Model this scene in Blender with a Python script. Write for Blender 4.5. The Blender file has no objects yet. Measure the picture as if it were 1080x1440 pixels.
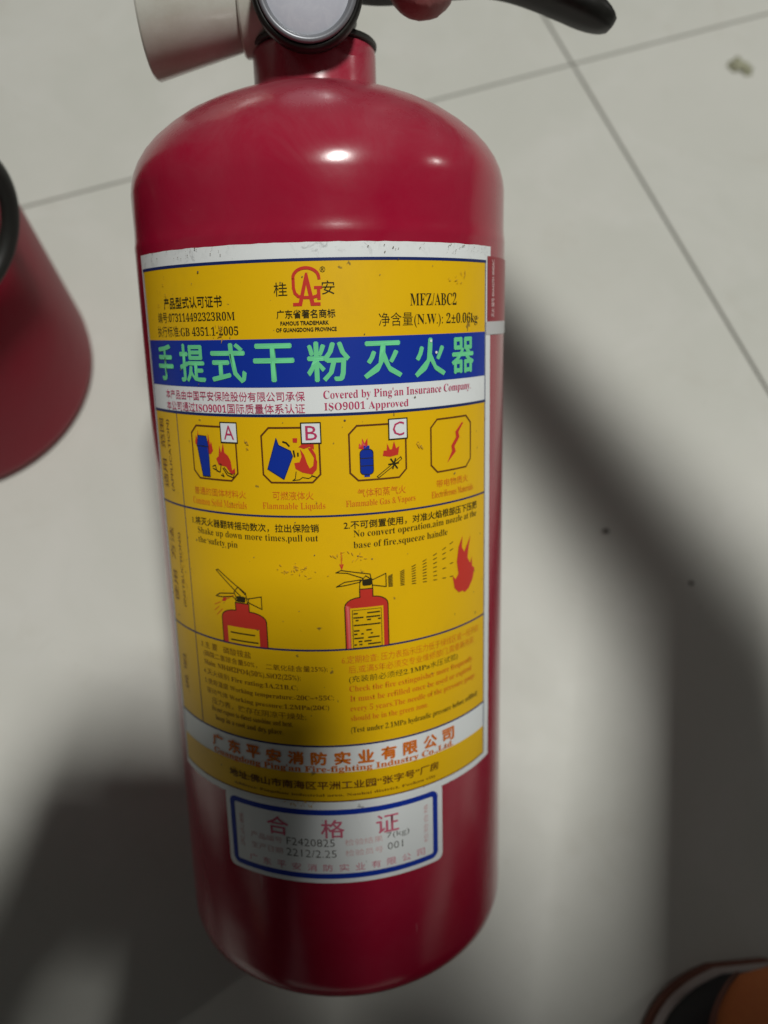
import bpy, bmesh, math, random
from mathutils import Vector, Matrix, noise
from mathutils.geometry import tessellate_polygon

random.seed(7)
scene = bpy.context.scene
COL = scene.collection

# ------------------------------------------------------------------ camera
CAM_H = 0.3775
cam_data = bpy.data.cameras.new('camera')
cam = bpy.data.objects.new('camera', cam_data)
COL.objects.link(cam)
cam_rot = Matrix(((0.99941, 0.0, -0.03432), (-0.01181, 0.93892, -0.34394), (0.03222, 0.34414, 0.93836)))
cam.matrix_world = Matrix.Translation((0, 0, CAM_H)) @ cam_rot.to_4x4()
cam_data.sensor_fit = 'VERTICAL'
cam_data.sensor_height = 6.44
cam_data.sensor_width = 4.83
cam_data.lens = 5.0
cam_data.clip_start = 0.005
cam_data.clip_end = 50
cam_data.dof.use_dof = True
cam_data.dof.focus_distance = 0.200
cam_data.dof.aperture_fstop = 1.5
scene.camera = cam

# ------------------------------------------------------------------ light
world = bpy.data.worlds.new('World')
scene.world = world
world.use_nodes = True
wb = world.node_tree.nodes['Background']
wb.inputs[0].default_value = (0.95, 1.0, 0.95, 1)
wb.inputs[1].default_value = 0.075


def lamp(name, loc, target, size, power, color, width=None):
    l = bpy.data.lights.new(name, 'AREA')
    l.shape = 'RECTANGLE' if width else 'DISK'
    l.size = size
    if width: l.size_y = width
    l.energy = power
    l.color = color
    o = bpy.data.objects.new(name, l)
    COL.objects.link(o)
    o.location = loc
    o.rotation_euler = (Vector(target) - Vector(loc)).to_track_quat('-Z', 'Y').to_euler()
    return o


lamp('ceiling_lamp', (0.40, 0.03, 2.45), (0, 0.1, 0), 0.34, 48, (1.0, 0.99, 0.945), 0.20)
lamp('side_lamp', (2.3, 0.85, 1.25), (0, 0.1, 0.1), 0.05, 3, (1.0, 0.97, 0.92))

vs = scene.view_settings
vs.view_transform = 'Standard'
vs.look = 'None'
vs.exposure = 0.0
vs.gamma = 1.0
vs.use_curve_mapping = False


# ------------------------------------------------------------------ helpers
def tag(o, label=None, cat=None, group=None, kind=None):
    if label: o['label'] = label
    if cat: o['category'] = cat
    if group: o['group'] = group
    if kind: o['kind'] = kind
    return o


def empty(name, loc=(0, 0, 0), parent=None):
    o = bpy.data.objects.new(name, None)
    o.empty_display_size = 0.02
    COL.objects.link(o)
    o.location = loc
    o.parent = parent
    return o


def link(name, me, mat, parent=None, smooth=True):
    if mat: me.materials.append(mat)
    if smooth:
        me.polygons.foreach_set('use_smooth', [True] * len(me.polygons))
    o = bpy.data.objects.new(name, me)
    COL.objects.link(o)
    o.parent = parent
    return o


def mesh(name, verts, faces, mat, parent=None, smooth=True):
    me = bpy.data.meshes.new(name)
    me.from_pydata([tuple(v) for v in verts], [], faces)
    me.update()
    return link(name, me, mat, parent, smooth)


def from_bm(name, bm, mat, parent=None, smooth=True):
    me = bpy.data.meshes.new(name)
    bm.to_mesh(me)
    bm.free()
    return link(name, me, mat, parent, smooth)


def sharp(o, deg=35):
    me = o.data
    bm = bmesh.new()
    bm.from_mesh(me)
    for e in bm.edges:
        if len(e.link_faces) == 2 and e.calc_face_angle(0) > math.radians(deg):
            e.smooth = False
    bm.to_mesh(me)
    bm.free()
    return o


def lathe_geo(profile, seg=64, axis=None):
    """profile: list of (r, h); returns verts, faces around +Z, or along axis matrix"""
    v, f = [], []
    rings = []
    for r, h in profile:
        if r < 1e-7:
            rings.append([len(v)])
            v.append(Vector((0, 0, h)))
        else:
            idx = []
            for k in range(seg):
                t = 2 * math.pi * k / seg
                idx.append(len(v))
                v.append(Vector((r * math.cos(t), r * math.sin(t), h)))
            rings.append(idx)
    for a, b in zip(rings[:-1], rings[1:]):
        if len(a) == 1 and len(b) == 1: continue
        for k in range(seg):
            k2 = (k + 1) % seg
            if len(a) == 1:
                f.append((a[0], b[k2], b[k]))
            elif len(b) == 1:
                f.append((a[k], a[k2], b[0]))
            else:
                f.append((a[k], a[k2], b[k2], b[k]))
    if axis is not None:
        v = [axis @ p for p in v]
    return v, f


def lathe(name, profile, mat, parent=None, seg=64, axis=None):
    v, f = lathe_geo(profile, seg, axis)
    return mesh(name, v, f, mat, parent)


def frame_to(origin, direction):
    q = Vector(direction).to_track_quat('Z', 'Y')
    return Matrix.Translation(origin) @ q.to_matrix().to_4x4()


def rounded_box(name, size, loc, mat, parent=None, bev=0.002, seg=3, rot=None):
    bm = bmesh.new()
    bmesh.ops.create_cube(bm, size=1)
    for v in bm.verts:
        v.co = Vector((v.co.x * size[0], v.co.y * size[1], v.co.z * size[2]))
    bmesh.ops.bevel(bm, geom=bm.edges[:], offset=bev, segments=seg, profile=0.5, affect='EDGES')
    m = Matrix.Translation(loc) @ (rot.to_4x4() if rot else Matrix.Identity(4))
    bmesh.ops.transform(bm, matrix=m, verts=bm.verts)
    return from_bm(name, bm, mat, parent)


def sweep(name, pts, section, mat, parent=None, up=(0, 1, 0), closed=False):
    """section(i, n) -> list of (a, b) offsets in (side, normal) axes"""
    pts = [Vector(p) for p in pts]
    n = len(pts)
    v, f = [], []
    m = None
    for i, p in enumerate(pts):
        a = pts[(i - 1) % n] if closed else pts[max(i - 1, 0)]
        b = pts[(i + 1) % n] if closed else pts[min(i + 1, n - 1)]
        t = (b - a).normalized()
        s = Vector(up) - t * t.dot(Vector(up))
        s.normalize()
        nn = t.cross(s)
        sec = section(i, n)
        m = len(sec)
        for (q, w) in sec:
            v.append(p + s * q + nn * w)
    for i in range(n if closed else n - 1):
        j = (i + 1) % n
        for k in range(m):
            k2 = (k + 1) % m
            f.append((i * m + k, i * m + k2, j * m + k2, j * m + k))
    if not closed:
        f.append(tuple(range(m))[::-1])
        f.append(tuple((n - 1) * m + k for k in range(m)))
    return mesh(name, v, f, mat, parent)


def circ(r, k=14, ry=None):
    ry = ry or r
    return [(r * math.cos(2 * math.pi * i / k), ry * math.sin(2 * math.pi * i / k)) for i in range(k)]


def smooth_path(pts, n=8):
    pts = [Vector(p) for p in pts]
    out = []
    for i in range(len(pts) - 1):
        p0 = pts[max(i - 1, 0)]; p1 = pts[i]; p2 = pts[i + 1]; p3 = pts[min(i + 2, len(pts) - 1)]
        for k in range(n):
            t = k / n
            out.append(0.5 * ((2 * p1) + (p2 - p0) * t + (2 * p0 - 5 * p1 + 4 * p2 - p3) * t * t
                              + (3 * p1 - p0 - 3 * p2 + p3) * t ** 3))
    out.append(pts[-1])
    return out


# ------------------------------------------------------------------ materials
def newmat(name, col, rough=0.5, spec=0.5, metal=0.0, coat=0.0, trans=0.0, sss=0.0):
    m = bpy.data.materials.new(name)
    m.use_nodes = True
    b = m.node_tree.nodes['Principled BSDF']
    b.inputs['Base Color'].default_value = (*col, 1)
    b.inputs['Roughness'].default_value = rough
    b.inputs['Specular IOR Level'].default_value = spec
    b.inputs['Metallic'].default_value = metal
    b.inputs['Coat Weight'].default_value = coat
    b.inputs['Coat Roughness'].default_value = 0.15
    b.inputs['Transmission Weight'].default_value = trans
    if sss:
        b.inputs['Subsurface Weight'].default_value = sss
        b.inputs['Subsurface Radius'].default_value = (1.0, 0.4, 0.25)
        b.inputs['Subsurface Scale'].default_value = 0.004
    return m


class NT:
    def __init__(s, m):
        s.t = m.node_tree
        s.b = s.t.nodes['Principled BSDF']

    def n(s, kind, **kw):
        nd = s.t.nodes.new(kind)
        for k, v in kw.items():
            if k.startswith('i_'):
                key = k[2:].replace('_', ' ')
                nd.inputs[key].default_value = v
            else:
                setattr(nd, k, v)
        return nd

    def l(s, a, b): s.t.links.new(a, b)

    def coord(s): return s.n('ShaderNodeTexCoord').outputs['Object']

    def noise(s, scale, detail=4, rough=0.6, vec=None, dist=0.0):
        nd = s.n('ShaderNodeTexNoise')
        nd.inputs['Scale'].default_value = scale
        nd.inputs['Detail'].default_value = detail
        nd.inputs['Roughness'].default_value = rough
        nd.inputs['Distortion'].default_value = dist
        s.l(vec or s.coord(), nd.inputs['Vector'])
        return nd.outputs['Fac']

    def ramp(s, fac, a, b, ca=(0, 0, 0, 1), cb=(1, 1, 1, 1)):
        nd = s.n('ShaderNodeValToRGB')
        nd.color_ramp.elements[0].position = a
        nd.color_ramp.elements[0].color = ca
        nd.color_ramp.elements[1].position = b
        nd.color_ramp.elements[1].color = cb
        s.l(fac, nd.inputs[0])
        return nd.outputs[0]

    def mix(s, fac, a, b):
        nd = s.n('ShaderNodeMix', data_type='RGBA')
        for sock, val in ((nd.inputs[0], fac), (nd.inputs[6], a), (nd.inputs[7], b)):
            if hasattr(val, 'links') or hasattr(val, 'is_output'):
                s.l(val, sock)
            else:
                sock.default_value = val
        return nd.outputs[2]

    def math(s, op, a, b=0.0):
        nd = s.n('ShaderNodeMath', operation=op)
        for sock, val in ((nd.inputs[0], a), (nd.inputs[1], b)):
            if hasattr(val, 'is_output'):
                s.l(val, sock)
            else:
                sock.default_value = val
        return nd.outputs[0]

    def bump(s, h, strength=0.2, dist=0.001):
        nd = s.n('ShaderNodeBump')
        nd.inputs['Strength'].default_value = strength
        nd.inputs['Distance'].default_value = dist
        s.l(h, nd.inputs['Height'])
        s.l(nd.outputs[0], s.b.inputs['Normal'])


def red_paint(name, dust=True):
    m = newmat(name, (0.27, 0.006, 0.022), 0.3, 0.4, coat=0.2)
    t = NT(m)
    base = t.mix(t.noise(55, 5), (0.275, 0.003, 0.023, 1), (0.315, 0.005, 0.029, 1)) if dust else t.mix(t.noise(30, 5), (0.24, 0.003, 0.019, 1), (0.27, 0.005, 0.024, 1))
    if dust:
        sep = t.n('ShaderNodeSeparateXYZ')
        t.l(t.coord(), sep.inputs[0])
        top = t.ramp(sep.outputs[2], 0.24, 0.275)
        dn = t.ramp(t.noise(38, 8, 0.7, dist=0.6), 0.35, 0.75)
        fac = t.math('MULTIPLY', t.math('ADD', t.math('MULTIPLY', top, 0.85), 0.10), dn)
        fac = t.math('MULTIPLY', fac, 0.55)
        base = t.mix(fac, base, (0.33, 0.19, 0.21, 1))
        # tiny pale chips
        ch = t.ramp(t.noise(420, 2, 0.5), 0.80, 0.83)
        base = t.mix(t.math('MULTIPLY', ch, 0.5), base, (0.5, 0.4, 0.4, 1))
        r = t.math('ADD', t.math('MULTIPLY', fac, 0.7), 0.17)
        t.l(r, t.b.inputs['Roughness'])
    else:
        t.b.inputs['Roughness'].default_value = 0.42
        t.b.inputs['Specular IOR Level'].default_value = 0.15
        t.b.inputs['Coat Weight'].default_value = 0.0
    t.l(base, t.b.inputs['Base Color'])
    # handling scratches: thin pale broken strokes
    mp = t.n('ShaderNodeMapping'); mp.inputs['Scale'].default_value = (1.0, 1.0, 0.16); mp.inputs['Rotation'].default_value = (0.3, 0.5, 0.2)
    t.l(t.coord(), mp.inputs['Vector'])
    sc = t.ramp(t.noise(330, 3, 0.5, mp.outputs[0]), 0.735, 0.76)
    sc = t.math('MULTIPLY', sc, t.ramp(t.noise(24, 2), 0.5, 0.6))
    base = t.mix(t.math('MULTIPLY', sc, 0.22), base, (0.5, 0.35, 0.36, 1))
    t.l(base, t.b.inputs['Base Color'])
    t.bump(t.math('ADD', t.math('MULTIPLY', t.noise(34, 2), 3.0), t.math('MULTIPLY', t.noise(420, 3), 0.12)), 0.10, 0.0012)
    return m


M_RED = red_paint('red_paint')
M_RED2 = red_paint('red_paint_plain', dust=False)
M_BLACK = newmat('black_plastic', (0.012, 0.012, 0.011), 0.42, 0.3)
t = NT(M_BLACK)
t.l(t.mix(t.ramp(t.noise(120, 6), 0.45, 0.8), (0.006, 0.006, 0.005, 1), (0.022, 0.021, 0.017, 1)), t.b.inputs['Base Color'])
M_RUBBER = newmat('black_rubber', (0.014, 0.015, 0.013), 0.5)
M_STEEL = newmat('brushed_steel', (0.42, 0.43, 0.45), 0.32, metal=1.0)
M_GFACE = newmat('gauge_glass_glare', (0.50, 0.52, 0.57), 0.28, coat=0.6)  # milky glare over the dial is painted in as an opaque pale tone
t = NT(M_GFACE)
t.l(t.mix(t.ramp(t.noise(260, 6, 0.7, dist=1.2), 0.45, 0.75), (0.47, 0.49, 0.55, 1), (0.53, 0.55, 0.60, 1)), t.b.inputs['Base Color'])
M_GRING = newmat('gauge_ring', (0.20, 0.21, 0.23), 0.38, metal=0.3)
M_HORN = newmat('translucent_white_plastic', (0.66, 0.63, 0.56), 0.17, sss=0.2)
M_HORN.node_tree.nodes['Principled BSDF'].inputs['Subsurface Radius'].default_value = (0.5, 0.5, 0.4)
t = NT(M_HORN)
t.l(t.mix(t.ramp(t.noise(70, 6, 0.65), 0.4, 0.8), (0.53, 0.54, 0.48, 1), (0.42, 0.40, 0.33, 1)), t.b.inputs['Base Color'])


def print_mat(name, col, rough=0.42, dirt=0.35, edge=False):
    m = newmat(name, col, rough, 0.2)
    t = NT(m)
    n1 = t.ramp(t.noise(45, 7, 0.7, dist=0.8), 0.52, 0.82)
    n2 = t.ramp(t.noise(330, 3, 0.55), 0.715, 0.75)
    fac = t.math('MULTIPLY', n1, dirt * 0.5)
    c = t.mix(fac, (*col, 1), (col[0] * 0.55 + 0.02, col[1] * 0.5 + 0.02, col[2] * 0.5 + 0.015, 1))
    c = t.mix(t.math('MULTIPLY', n2, dirt * 1.4), c, (0.06, 0.045, 0.03, 1))
    if edge:   # grime gathered along the top margin of the sheet
        sep = t.n('ShaderNodeSeparateXYZ')
        t.l(t.coord(), sep.inputs[0])
        e = t.ramp(sep.outputs[2], 0.2195, 0.2245)
        g = t.ramp(t.noise(210, 6, 0.75, dist=0.8), 0.54, 0.66)
        g2 = t.ramp(t.noise(60, 3), 0.42, 0.62)
        c = t.mix(t.math('MULTIPLY', t.math('MULTIPLY', e, g), t.math('MULTIPLY', g2, 0.8)), c, (0.12, 0.11, 0.12, 1))
    t.l(c, t.b.inputs['Base Color'])
    return m


P_WHITE = print_mat('print_white', (0.70, 0.73, 0.73), edge=True)
P_YELLOW = print_mat('print_yellow', (0.72, 0.43, 0.003), dirt=0.5)
P_BLUE = print_mat('print_blue', (0.006, 0.030, 0.30), dirt=0.15)
P_NAVY = print_mat('print_navy', (0.008, 0.02, 0.11), dirt=0.1)
P_MINT = print_mat('print_mint', (0.14, 0.58, 0.27), dirt=0.2)
P_RED = print_mat('print_red', (0.52, 0.035, 0.022), dirt=0.1)
P_CRIM = print_mat('print_crimson', (0.46, 0.035, 0.11), dirt=0.1)
P_PINK = print_mat('print_pink', (0.56, 0.12, 0.19), dirt=0.1)
P_ORANGE = print_mat('print_orange', (0.60, 0.15, 0.012), dirt=0.1)
P_BROWN = print_mat('print_brown', (0.11, 0.035, 0.008), dirt=0.1)
P_BLACK = print_mat('print_black', (0.025, 0.022, 0.008), dirt=0.1)
P_GREY = print_mat('print_grey', (0.30, 0.33, 0.30), dirt=0.1)
P_PALE = print_mat('print_pale', (0.62, 0.40, 0.40), dirt=0.1)
P_SILVER = print_mat('print_silver', (0.5, 0.5, 0.5), dirt=0.2)
P_FILM = print_mat('red_film', (0.26, 0.005, 0.018), rough=0.3, dirt=0.1)
P_DIRT = newmat('dirt', (0.13, 0.09, 0.05), 0.9)

M_TILE = newmat('polished_tile', (0.55, 0.55, 0.49), 0.3)
t = NT(M_TILE)
geo = t.n('ShaderNodeNewGeometry').outputs['Position']
c = t.mix(t.ramp(t.noise(5, 6, 0.6, geo, 0.4), 0.3, 0.7), (0.49, 0.497, 0.450, 1), (0.555, 0.553, 0.510, 1))
c = t.mix(t.math('MULTIPLY', t.ramp(t.noise(26, 8, 0.7, geo, 0.7), 0.56, 0.8), 0.35), c, (0.42, 0.40, 0.34, 1))
c = t.mix(t.math('MULTIPLY', t.ramp(t.noise(300, 2, 0.5, geo), 0.74, 0.78), 0.35), c, (0.2, 0.18, 0.13, 1))
c = t.mix(t.math('MULTIPLY', t.ramp(t.noise(9, 5, 0.65, geo, 1.5), 0.50, 0.72), 0.22), c, (0.66, 0.65, 0.63, 1))
c = t.mix(t.math('MULTIPLY', t.ramp(t.noise(60, 9, 0.75, geo, 1.2), 0.60, 0.74), 0.16), c, (0.33, 0.30, 0.25, 1))
t.l(c, t.b.inputs['Base Color'])
t.l(t.math('ADD', t.math('MULTIPLY', t.noise(14, 6, 0.7, geo), 0.4), 0.30), t.b.inputs['Roughness'])
t.b.inputs['Specular IOR Level'].default_value = 0.35
M_GROUT = newmat('grout', (0.16, 0.15, 0.13), 0.9)
t = NT(M_GROUT)
t.l(t.mix(t.noise(60, 5), (0.20, 0.195, 0.17, 1), (0.32, 0.31, 0.28, 1)), t.b.inputs['Base Color'])

# ------------------------------------------------------------------ the floor
floor_o = mesh('floor', [(-2.2, -2.2, -0.0022), (2.2, -2.2, -0.0022), (2.2, 2.2, -0.0022), (-2.2, 2.2, -0.0022)],
               [(0, 1, 2, 3)], M_GROUT, smooth=False)
tag(floor_o, kind='structure')
GA = math.radians(19.8)
TS, GAP = 0.6, 0.0015
corner = Vector((0.139, 0.446, 0))
ga = Vector((math.cos(GA), math.sin(GA), 0))
gb = Vector((-math.sin(GA), math.cos(GA), 0))
bm = bmesh.new()
bmesh.ops.create_cube(bm, size=1)
for v in bm.verts:
    v.co = Vector((v.co.x * (TS - GAP), v.co.y * (TS - GAP), (v.co.z - 0.5) * 0.010))
bmesh.ops.bevel(bm, geom=[e for e in bm.edges if all(v.co.z > -0.001 for v in e.verts)], offset=0.0006, segments=2,
                profile=0.5, affect='EDGES')
tile_me = bpy.data.meshes.new('tile')
bm.to_mesh(tile_me)
bm.free()
tile_me.materials.append(M_TILE)
for i in range(-3, 3):
    for j in range(-4, 2):
        o = bpy.data.objects.new('tile', tile_me)
        COL.objects.link(o)
        o.parent = floor_o
        c = corner + ga * (i + 0.5) * TS + gb * (j + 0.5) * TS
        o.location = (c.x, c.y, 0)
        o.rotation_euler = (0, 0, GA)

# ------------------------------------------------------------------ the main extinguisher
R = 0.056
EXT_M = Matrix(((0.99871, -0.03817, -0.03339, -0.00304),
                (0.04897, 0.55466, 0.83064, -0.02731),
                (-0.01319, -0.83120, 0.55582, 0.04622),
                (0, 0, 0, 1)))
ext = empty('fire_extinguisher')
ext.matrix_world = EXT_M
tag(ext, 'red dry powder fire extinguisher with yellow printed label, tilted and held by its black handle',
    'fire extinguisher')

prof = [(0.0, 0.006), (0.040, 0.005), (0.047, 0.003), (0.050, 0.0008), (0.052, 0.0), (0.0538, 0.0006), (0.0552, 0.0024), (0.0559, 0.005),
        (0.056, 0.008), (0.056, 0.10), (0.056, 0.2262), (0.05604, 0.2272), (0.05604, 0.2282), (0.05585, 0.2292), (0.0557, 0.2315), (0.0557, 0.236),
        (0.0557, 0.2425), (0.0554, 0.2450), (0.0546, 0.2480), (0.0532, 0.2510), (0.0510, 0.2542), (0.0482, 0.2572),
        (0.0440, 0.2606), (0.0392, 0.2638), (0.0340, 0.2664), (0.0285, 0.2686), (0.0235, 0.2702), (0.0200, 0.2710),
        (0.0181, 0.2714)]
lathe('cylinder_body', prof, M_RED, ext, 256)
lathe('neck', [(0.0182, 0.2712), (0.0180, 0.274), (0.0180, 0.2812), (0.0178, 0.2826), (0.0172, 0.2832), (0.0, 0.2832)], M_RED, ext, 96)
lathe('gasket_ring', [(0.010, 0.2833), (0.0181, 0.2833), (0.0184, 0.2838), (0.0184, 0.2845), (0.0180, 0.2850), (0.010, 0.2850)], M_RUBBER, ext, 72)
# valve block
lathe('valve_body', [(0.0, 0.2850), (0.0118, 0.2850), (0.0122, 0.287), (0.0122, 0.289), (0.0128, 0.2905), (0.0128, 0.306), (0.0112, 0.309),
                     (0.0112, 0.316), (0.0, 0.316)], M_BLACK, ext, 48)
# pressure gauge facing forward
GC = Vector((-0.0012, -0.0175, 0.2924))
gdir = Vector((0.0, -0.985, -0.17))
gm = frame_to(GC, gdir) @ Matrix.Scale(1.13, 4)
gauge = lathe('pressure_gauge', [(0.0, -0.008), (0.006, -0.008), (0.006, -0.001), (0.0118, 0.0), (0.0129, 0.0012), (0.0131, 0.004), (0.0131, 0.0085),
                                 (0.0126, 0.0098), (0.0117, 0.0102), (0.0117, 0.0096)], M_BLACK, ext, 72, gm)
lathe('rim', [(0.0117, 0.0095), (0.0115, 0.0108), (0.0110, 0.0113), (0.0103, 0.0110), (0.0098, 0.0101)], M_GRING, gauge, 72, gm)
lathe('dial_glass', [(0.0099, 0.0101), (0.0085, 0.0106), (0.0045, 0.0110), (0.0, 0.0111)], M_GFACE, gauge, 72, gm)
# nozzle horn pointing to the side
hm = frame_to((-0.0125, 0.0, 0.2985), (-1, 0.02, 0.0))
horn = lathe('nozzle_horn', [(0.0105, -0.001), (0.0165, -0.001), (0.0166, 0.0), (0.0166, 0.0072), (0.0161, 0.0078), (0.0146, 0.0078),
                             (0.0150, 0.009), (0.0173, 0.0170), (0.0199, 0.0260), (0.0218, 0.0325), (0.0221, 0.0337), (0.0218, 0.0343), (0.0211, 0.0340),
                             (0.0188, 0.026), (0.0150, 0.013), (0.0085, 0.006), (0.0, 0.006)], M_HORN, ext, 72, hm)
sharp(horn, 30)
# carrying handle (lower) and squeeze lever (upper): bent sheet channel
def channel(w, th):
    return lambda i, n: [(-w, -th), (w, -th), (w + .0006, 0), (w, th), (-w, th), (-w - .0006, 0)]


low = smooth_path([(0.006, 0, 0.3010), (0.018, 0, 0.2992), (0.030, 0, 0.2996), (0.045, 0, 0.3008), (0.056, 0, 0.3010), (0.067, 0, 0.2990),
                   (0.078, 0, 0.2955), (0.0890, 0, 0.2900)], 6)


def low_sec(i, n):
    k = i / (n - 1)
    w = 0.0085 * (1 if k < .86 else max(.45, 1 - ((k - .86) / .14) ** 2 * .55))
    th = (0.0017 + 0.0021 * max(0.0, min(1.0, (k - 0.5) / 0.3))) * (1 if k < .86 else max(.4, 1 - ((k - .86) / .14) ** 2 * .6))
    return [(w * math.copysign(abs(math.cos(a)) ** 0.5, math.cos(a)), th * math.copysign(abs(math.sin(a)) ** 0.6, math.sin(a)))
            for a in [2 * math.pi * q / 16 for q in range(16)]]


sharp(sweep('carrying_handle', low, low_sec, M_BLACK, ext), 50)
upp = smooth_path([(-0.014, 0, 0.318), (0.0, 0, 0.322), (0.03, 0, 0.328), (0.06, 0, 0.330), (0.085, 0, 0.327), (0.103, 0, 0.320)], 5)
sharp(sweep('squeeze_lever', upp, lambda i, n: [(-.0095, -.002), (.0095, -.002), (.0102, 0), (.0095, .002), (-.0095, .002), (-.0102, 0)], M_BLACK, ext), 50)
for sy in (-1, 1):
    rounded_box('lever_bracket', (0.018, 0.0016, 0.030), (0.002, sy * 0.0119, 0.308), M_BLACK, ext, 0.0006, 2)
lathe('hinge_pin', [(0, -0.0145), (0.0022, -0.0145), (0.0026, -0.0135), (0.0026, 0.0135), (0.0022, 0.0145), (0, 0.0145)], M_STEEL, ext, 20,
      frame_to((-0.002, 0, 0.314), (0, 1, 0)))


# ---------------------------------------------------- printing on the cylinder
def wrap(u, h, off):
    r = R + off
    th = u / (R * 1000)
    return Vector((r * math.sin(th), -r * math.cos(th), h / 1000))


L0, L1, L2, L3, L4, L5 = 0.00012, 0.00020, 0.00026, 0.00032, 0.00038, 0.00044


def finish_flat(name, bm, mat, parent, off, step=2.0, cut=True):
    """bm drawn flat in (u, h) millimetres is bent round the cylinder"""
    if cut and bm.verts:
        us = [v.co.x for v in bm.verts]
        k = math.ceil(min(us) / step)
        while k * step < max(us):
            bmesh.ops.bisect_plane(bm, geom=bm.verts[:] + bm.edges[:] + bm.faces[:], plane_co=(k * step, 0, 0), plane_no=(1, 0, 0))
            k += 1
    for v in bm.verts:
        v.co = wrap(v.co.x, v.co.y, off + v.co.z / 1000)
    bmesh.ops.recalc_face_normals(bm, faces=bm.faces[:])
    # make them face outwards
    for f in bm.faces:
        c = f.calc_center_median()
        if f.normal.dot(Vector((c.x, c.y, 0))) < 0:
            f.normal_flip()
    return from_bm(name, bm, mat, parent, smooth=True)


def add_poly(bm, pts):
    vs3 = [Vector((p[0], p[1], 0)) for p in pts]
    tri = tessellate_polygon([vs3])
    bv = [bm.verts.new(p) for p in vs3]
    for a, b, c in tri:
        try:
            bm.faces.new((bv[a], bv[b], bv[c]))
        except ValueError:
            pass


def add_line(bm, pts, w, closed=False):
    pts = [Vector((p[0], p[1])) for p in pts]
    n = len(pts)
    rng = range(n if closed else n - 1)
    for i in rng:
        a, b = pts[i], pts[(i + 1) % n]
        d = (b - a)
        if d.length < 1e-6: continue
        d.normalize()
        nn = Vector((-d.y, d.x)) * (w / 2)
        e = d * (w * 0.35)
        a2, b2 = a - e, b + e
        bv = [bm.verts.new((q.x, q.y, 0)) for q in (a2 + nn, a2 - nn, b2 - nn, b2 + nn)]
        bm.faces.new(bv)


def poly(name, polys, mat, parent, off):
    o = None
    for p in polys:      # every piece of print is a part of its own
        bm = bmesh.new()
        add_poly(bm, p)
        o = finish_flat(name, bm, mat, parent, off)
    return o


def lines(name, lst, w, mat, parent, off, closed=False):
    bm = bmesh.new()
    for p in lst: add_line(bm, p, w, closed)
    o = finish_flat(name, bm, mat, parent, off)
    if len(lst) > 1: tag(o, kind='stuff')      # fine strokes too small to pick apart
    return o


def rect(u0, h0, u1, h1): return [(u0, h0), (u1, h0), (u1, h1), (u0, h1)]


def rrect(u0, h0, u1, h1, r, k=5):
    out = []
    for cx, cy, a0 in ((u1 - r, h1 - r, 0), (u0 + r, h1 - r, 90), (u0 + r, h0 + r, 180), (u1 - r, h0 + r, 270)):
        for i in range(k + 1):
            a = math.radians(a0 + 90 * i / k)
            out.append((cx + r * math.cos(a), cy + r * math.sin(a)))
    return out


def serif(s):
    """the serif letters of the built-in maths alphabet"""
    out = ''
    for ch in s:
        if 'A' <= ch <= 'Z': out += chr(0x1D400 + ord(ch) - 65)
        elif 'a' <= ch <= 'z': out += chr(0x1D41A + ord(ch) - 97)
        elif '0' <= ch <= '9': out += chr(0x1D7CE + ord(ch) - 48)
        else: out += ch
    return out


def text_bm(s, weight=0.0, spacing=1.0):
    cu = bpy.data.curves.new('lettering', 'FONT')
    cu.body = s
    cu.size = 1.0
    cu.resolution_u = 2
    cu.offset = weight
    cu.space_character = spacing
    o = bpy.data.objects.new('lettering', cu)
    COL.objects.link(o)
    dg = bpy.context.evaluated_depsgraph_get()
    me = o.evaluated_get(dg).to_mesh()
    bm = bmesh.new()
    bm.from_mesh(me)
    o.evaluated_get(dg).to_mesh_clear()
    bpy.data.objects.remove(o)
    bpy.data.curves.remove(cu)
    return bm


def text(s, u0, u1, hc, hh, mat, parent, off=L3, weight=0.0, spacing=1.0, rot=False, into=None, big=False, name='lettering', bold=0.0):
    """letters fitted into width u0..u1, centre height hc, height hh (mm)"""
    bm = text_bm(s, weight, spacing)
    if not bm.verts:
        bm.free(); return None
    xs = [v.co.x for v in bm.verts]; ys = [v.co.y for v in bm.verts]
    x0, x1, y0, y1 = min(xs), max(xs), min(ys), max(ys)
    for v in bm.verts:
        a = (v.co.x - x0) / (x1 - x0)
        b = (v.co.y - y0) / (y1 - y0) - 0.5
        if rot:      # reads upwards: u0..u1 is the height span, hc the u centre
            v.co = Vector((hc - b * hh, u0 + a * (u1 - u0), 0))
        else:
            v.co = Vector((u0 + a * (u1 - u0), hc + b * hh, 0))
    if bold:     # heavier strokes: the same glyphs laid a little to each side
        src = bm.copy()
        for q, (dx, dy) in enumerate(((-bold, 0), (bold, 0), (0, -bold), (0, bold))):
            c2 = src.copy()
            for v in c2.verts: v.co += Vector((dx, dy, 0.012 * (q + 1)))
            me = bpy.data.meshes.new('t'); c2.to_mesh(me); c2.free()
            bm.from_mesh(me); bpy.data.meshes.remove(me)
        src.free()
    return finish_flat(name, bm, mat, parent, off, cut=big)


# the sheet itself, slightly uneven at its rim
bm = bmesh.new()
edge = []
random.seed(3)
for i in range(60): edge.append((-62.6 + 117.4 * i / 60, 68.9 + random.uniform(-.05, .05)))
for i in range(60): edge.append((54.8 + random.uniform(-.06, .06), 68.9 + 156.2 * i / 60))
for i in range(60): edge.append((54.8 - 117.4 * i / 60, 225.2 + random.uniform(-.10, .06)))
for i in range(60): edge.append((-62.6 + random.uniform(-.06, .06), 225.2 - 156.2 * i / 60))
add_poly(bm, edge)
label = finish_flat('product_label', bm, P_WHITE, ext, L0)

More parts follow.
